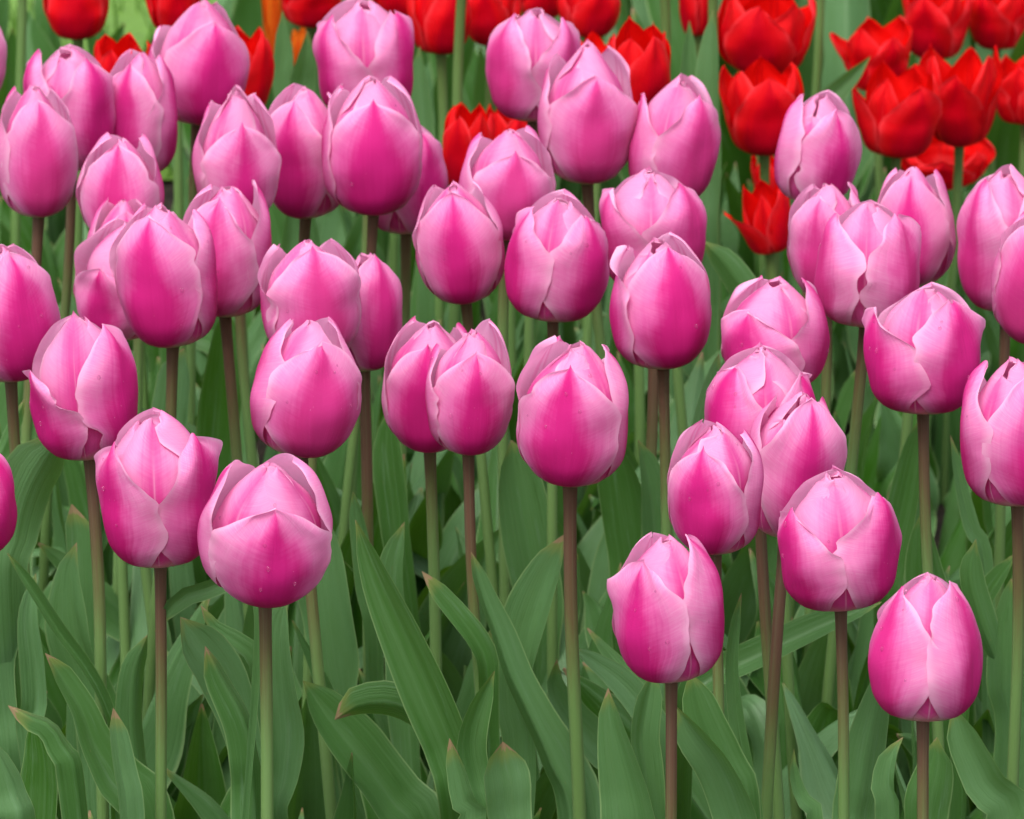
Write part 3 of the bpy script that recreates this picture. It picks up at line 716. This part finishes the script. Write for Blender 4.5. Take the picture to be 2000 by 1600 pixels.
# ------------------------------------------------------------------ leaves standing where the photograph shows them
PL = photo_leaf
PL([(88, 1276), (118, 1320), (158, 1385), (182, 1450), (222, 1525), (275, 1625)], [16, 40, 52, 66, 96, 110], z=.325, tint=.35, brown=.045, fold=.3, wave=.06)
PL([(150, 1060), (138, 1130), (148, 1230), (178, 1320), (205, 1430), (215, 1520)], [14, 48, 92, 100, 90, 80], z=.32, tint=.7, brown=.035, fold=.3)
PL([(14, 1080), (62, 1150), (112, 1230), (168, 1305), (205, 1375), (222, 1460)], [14, 26, 30, 28, 26, 30], z=.335, tint=.4, fold=.6)
PL([(-10, 1060), (18, 1130), (12, 1210), (-4, 1290), (10, 1400), (20, 1500)], [20, 48, 56, 50, 44, 40], z=.32, tint=.7, wave=.25)
PL([(70, 1120), (58, 1200), (68, 1290), (72, 1380), (60, 1450)], [14, 44, 56, 54, 44], z=.31, tint=.85)
PL([(16, 1378), (58, 1400), (100, 1420), (128, 1470), (150, 1530)], [18, 30, 34, 40, 44], z=.32, tint=.35, brown=.05, fold=.6)
PL([(62, 1400), (80, 1470), (82, 1540), (76, 1640)], [20, 62, 80, 80], z=.30, tint=.15)
PL([(-20, 1440), (12, 1510), (32, 1570), (40, 1640)], [16, 50, 66, 70], z=.32, tint=.75)
PL([(221, 1383), (228, 1440), (238, 1510), (250, 1600)], [14, 36, 42, 46], z=.31, tint=.8, brown=.06)
PL([(288, 1240), (266, 1310), (262, 1400), (270, 1490), (285, 1600)], [10, 40, 50, 48, 44], z=.30, tint=.6)
PL([(302, 1234), (330, 1190), (366, 1160), (410, 1148), (462, 1128), (498, 1150), (503, 1300)], [10, 34, 42, 40, 34, 22, 16], z=.34, D=3.40, tint=.55, fold=.3, wave=.05)
PL([(352, 1205), (380, 1250), (428, 1315), (462, 1400), (480, 1490), (492, 1600)], [40, 92, 96, 80, 70, 70], z=.33, tint=.75, blunt=True)
PL([(401, 1262), (436, 1330), (478, 1410), (494, 1500), (500, 1620)], [14, 40, 50, 50, 54], z=.335, tint=.35, brown=.04, fold=.6)
PL([(392, 1182), (418, 1226), (462, 1256), (496, 1290), (512, 1380)], [30, 34, 42, 46, 40], z=.32, tint=.5, brown=.03, wave=.3, blunt=True)
PL([(560, 1160), (545, 1240), (550, 1340), (562, 1430), (556, 1520), (545, 1620)], [20, 62, 88, 104, 90, 76], z=.335, tint=.8, fold=.4)
PL([(625, 985), (632, 1080), (640, 1180), (652, 1280), (668, 1370), (676, 1440)], [20, 92, 112, 104, 60, 40], z=.31, tint=.75, fold=.25)
PL([(592, 1330), (640, 1400), (700, 1475), (765, 1565), (810, 1650)], [30, 92, 120, 124, 110], D=3.505, tint=.35, fold=.35)
PL([(694, 1015), (738, 1130), (795, 1255), (846, 1370), (885, 1470), (905, 1580)], [12, 62, 90, 104, 96, 84], D=3.44, tint=.3, fold=.3, wave=.05)
PL([(654, 1406), (700, 1378), (765, 1375), (822, 1402), (860, 1450), (884, 1530)], [24, 56, 66, 62, 52, 44], D=3.475, tint=.45, brown=.06, fold=.2, wave=.04)
PL([(824, 1116), (856, 1158), (900, 1212), (935, 1265), (950, 1350)], [16, 36, 46, 48, 44], z=.325, tint=.3, brown=.06)
PL([(920, 1078), (942, 1160), (972, 1245), (1000, 1325), (1038, 1405), (1078, 1495), (1115, 1610)], [12, 34, 46, 50, 56, 66, 70], z=.35, tint=.7, brown=.02, fold=.5, D=3.525)
PL([(1105, 1042), (1080, 1110), (1050, 1200), (1028, 1290), (1020, 1380), (1030, 1480)], [20, 62, 84, 92, 80, 70], z=.335, tint=.75, brown=.06, D=3.56)
PL([(966, 1310), (930, 1385), (914, 1455), (928, 1530), (950, 1620)], [10, 44, 54, 56, 60], z=.315, tint=.4)
PL([(982, 1448), (976, 1490), (984, 1545), (996, 1640)], [70, 98, 88, 76], z=.325, tint=.85, brown=.04, blunt=True, fold=.15, wave=.05)
PL([(878, 1442), (892, 1490), (910, 1560), (925, 1640)], [18, 36, 50, 56], z=.32, tint=.75, brown=.05)
PL([(1188, 1344), (1196, 1400), (1214, 1470), (1236, 1550), (1250, 1640)], [18, 46, 78, 104, 116], z=.325, tint=.65, brown=.03, fold=.25, wave=.04)
PL([(1112, 1262), (1150, 1288), (1212, 1336), (1262, 1400), (1280, 1470)], [10, 34, 56, 62, 54], D=3.57, tint=.85)
PL([(1088, 1288), (1082, 1340), (1112, 1400), (1165, 1460), (1200, 1540)], [16, 40, 66, 74, 60], D=3.59, tint=.8, brown=.03, wave=.25)
PL([(1276, 1310), (1260, 1375), (1250, 1450), (1262, 1540)], [24, 52, 60, 56], z=.32, tint=.7)
PL([(1348, 1315), (1372, 1400), (1410, 1490), (1440, 1600)], [30, 72, 82, 76], z=.335, tint=.45)
PL([(1318, 1378), (1356, 1430), (1402, 1490), (1440, 1580), (1452, 1650)], [20, 62, 84, 96, 90], z=.335, tint=.75, wave=.25)
PL([(1448, 1158), (1438, 1225), (1432, 1305), (1440, 1400), (1456, 1500), (1474, 1620)], [8, 22, 28, 34, 40, 44], z=.35, tint=.6, brown=.03, fold=.5, D=3.46)
PL([(1722, 1176), (1640, 1207), (1560, 1243), (1470, 1286), (1385, 1330), (1340, 1400)], [22, 50, 62, 64, 56, 50], z=.32, D=3.60, tint=.4, fold=.5, wave=.04)
PL([(1551, 1463), (1549, 1505), (1562, 1560), (1582, 1640)], [10, 20, 30, 40], z=.335, tint=.5, D=3.26)
PL([(1735, 1290), (1712, 1380), (1694, 1470), (1680, 1560), (1672, 1650)], [20, 56, 76, 84, 80], z=.335, tint=.7, fold=.3)
PL([(1764, 1440), (1742, 1480), (1736, 1540), (1746, 1620)], [10, 34, 48, 54], z=.325, tint=.7, wave=.25)
PL([(1862, 1380), (1890, 1450), (1928, 1530), (1975, 1640)], [30, 74, 88, 90], z=.335, tint=.75, fold=.3)
PL([(1906, 1053), (1894, 1120), (1916, 1210), (1950, 1300), (1984, 1410)], [8, 42, 46, 40, 36], z=.32, tint=.5)
PL([(1985, 1080), (1945, 1140), (1912, 1200), (1890, 1280)], [14, 38, 42, 40], z=.30, tint=.3)
PL([(1975, 1130), (1962, 1230), (1960, 1340), (1970, 1450)], [20, 60, 70, 64], z=.30, tint=.6)
PL([(1830, 1440), (1820, 1500), (1800, 1570), (1795, 1650)], [14, 60, 76, 70], z=.315, tint=.4)
PL([(1800, 1000), (1810, 1100), (1830, 1200), (1850, 1300)], [16, 60, 76, 70], z=.29, tint=.25)
PL([(440, 600), (436, 690), (428, 790), (420, 890), (415, 980)], [24, 72, 88, 80, 60], z=.31, tint=.1, fold=.25)
PL([(120, 850), (78, 905), (44, 975), (26, 1060), (15, 1160)], [60, 108, 108, 90, 70], z=.33, D=3.58, tint=1.0, fold=.15, blunt=True)
PL([(360, 680), (352, 745), (344, 820), (340, 900)], [30, 74, 78, 60], z=.30, tint=1.0)
PL([(998, 860), (1008, 950), (1026, 1050), (1045, 1160), (1050, 1260)], [40, 96, 106, 96, 70], z=.30, tint=.55, fold=.2)
PL([(1190, 850), (1212, 940), (1226, 1040), (1236, 1150)], [40, 84, 92, 80], z=.29, tint=.3, fold=.2)
PL([(1246, 860), (1268, 950), (1278, 1050), (1280, 1160)], [20, 56, 64, 56], z=.295, tint=.55)
PL([(1404, 690), (1384, 760), (1362, 840), (1340, 920), (1328, 1000)], [12, 34, 44, 44, 40], z=.32, tint=.9)
PL([(1800, 815), (1782, 900), (1762, 1000), (1740, 1100), (1735, 1200)], [20, 52, 64, 66, 56], z=.315, tint=.3)
PL([(140, 985), (148, 1040), (150, 1110), (150, 1180)], [18, 46, 54, 50], z=.31, tint=.6, brown=.06)
PL([(48, 780), (24, 835), (0, 890), (-30, 960)], [16, 26, 28, 26], z=.32, tint=.3, fold=.6)
PL([(1856, 850), (1874, 940), (1896, 1030), (1924, 1120)], [8, 26, 32, 32], z=.315, tint=.6, brown=.03)
PL([(790, 1020), (770, 1110), (776, 1210), (790, 1300)], [14, 56, 70, 60], z=.30, tint=.6)
PL([(760, 800), (765, 890), (778, 990), (790, 1090)], [20, 56, 62, 56], z=.29, tint=.3)
PL([(690, 960), (708, 1050), (722, 1150), (735, 1250)], [18, 40, 46, 40], z=.30, tint=.7)
PL([(1392, 20), (1390, 130), (1388, 260), (1384, 380), (1380, 480)], [10, 54, 62, 62, 54], D=4.32, tint=.9, fold=.35)
PL([(1346, 40), (1344, 150), (1352, 260), (1370, 360)], [10, 40, 48, 44], D=4.36, tint=.75, fold=.35)
PL([(1700, 110), (1640, 170), (1590, 220), (1560, 300)], [12, 40, 46, 40], D=4.40, tint=.8)
PL([(820, 90), (822, 170), (830, 250), (835, 330)], [14, 40, 46, 44], D=4.36, tint=.8)
PL([(600, 60), (592, 130), (580, 220)], [10, 40, 50], D=4.36, tint=.75)
PL([(552, 20), (560, 100), (566, 200)], [10, 40, 50], D=4.40, tint=.8)
PL([(1370, 470), (1420, 520), (1470, 600), (1500, 680)], [14, 46, 56, 50], D=3.98, tint=.5)

# every plant's own further leaves
for T in list(TULIPS):
    rng = np.random.default_rng(4000 + T['seed'])
    n = {'pink': 5, 'red': 5, 'orange': 4}[T['kind']]
    a0 = rng.uniform(0, 6.28)
    for k in range(n):
        if T['kind'] == 'pink':
            random_leaf(T, rng, Lr=(.19, .285), az=a0 + k * 2.3 + rng.uniform(-.4, .4))
        else:
            random_leaf(T, rng, Lr=(.13, .22), wr=(.010, .018), az=a0 + k * 2.3, lean=rng.uniform(.1, .4))

# young plants without a bloom fill the bed between the flowering ones
rng = np.random.default_rng(99)
spots = []
for D in np.arange(3.22, 5.25, .085):
    hw_ = D * 1000 / FPX * 1.07 + .05
    for x in np.arange(-hw_, hw_, .082):
        spots.append((x + rng.uniform(-.03, .03), D + rng.uniform(-.03, .03)))
for x, y in spots:
    if y > 4.86 and x < -.02 and rng.random() < .72: continue                                   # the lawn shows between the stems on this side
    if any((T['base'][0] - x) ** 2 + (T['base'][1] - y) ** 2 < .032 ** 2 for T in TULIPS): continue
    root = bpy.data.objects.new('tulip_plant', None); col.objects.link(root); root.location = (x, y, 0); root.empty_display_size = .05
    tag(root, "young tulip plant without a bloom, only broad green leaves low between the flower stems", "plant", "bloomless tulip plants in the bed")
    T = dict(root=root, n=0)
    a0 = rng.uniform(0, 6.28); far = y > 4.2
    for k in range(3 if y < 4.8 else 4):
        random_leaf(T, rng, Lr=(.15, .25) if not far else (.13, .22) if y < 4.8 or x < -.16 else (.22, .36), wr=(.013, .023), az=a0 + k * 2.2 + rng.uniform(-.4, .4), lean=rng.uniform(.08, .45))

# ------------------------------------------------------------------ ground
def sheet(name, x0, x1, y0, y1, z, mat):
    me = bpy.data.meshes.new(name)
    me.from_pydata([(x0, y0, z), (x1, y0, z), (x1, y1, z), (x0, y1, z)], [], [(0, 1, 2, 3)])
    me.materials.append(mat)
    o = link(name, me); tag(o, kind='structure'); return o
sheet('ground', -60, 60, -60, 120, 0.0, M['soil'])
sheet('lawn', -60, 60, 5.15, 120, .004, M['lawn'])
rng = np.random.default_rng(77)
n = 9000
gx = rng.uniform(-1.2, 1.2, n); gy = 5.15 + rng.uniform(0, 1, n) ** 1.3 * 2.2
gh = rng.uniform(.025, .06, n); ga = rng.uniform(0, 6.28, n); gl = rng.uniform(0, .03, n); gb = rng.uniform(0, 6.28, n); gw = rng.uniform(.0012, .0022, n)
V3 = np.zeros((n, 3, 3))
V3[:, 0] = np.stack([gx - gw * np.cos(ga), gy - gw * np.sin(ga), np.full(n, .003)], 1)
V3[:, 1] = np.stack([gx + gw * np.cos(ga), gy + gw * np.sin(ga), np.full(n, .003)], 1)
V3[:, 2] = np.stack([gx + gl * np.cos(gb), gy + gl * np.sin(gb), gh], 1)
me = bpy.data.meshes.new('grass'); me.from_pydata(V3.reshape(-1, 3).tolist(), [], np.arange(n * 3).reshape(n, 3).tolist()); me.materials.append(M['grass'])
tag(link('grass', me), "short bright green mown grass beyond the tulip bed", "grass", kind='stuff')
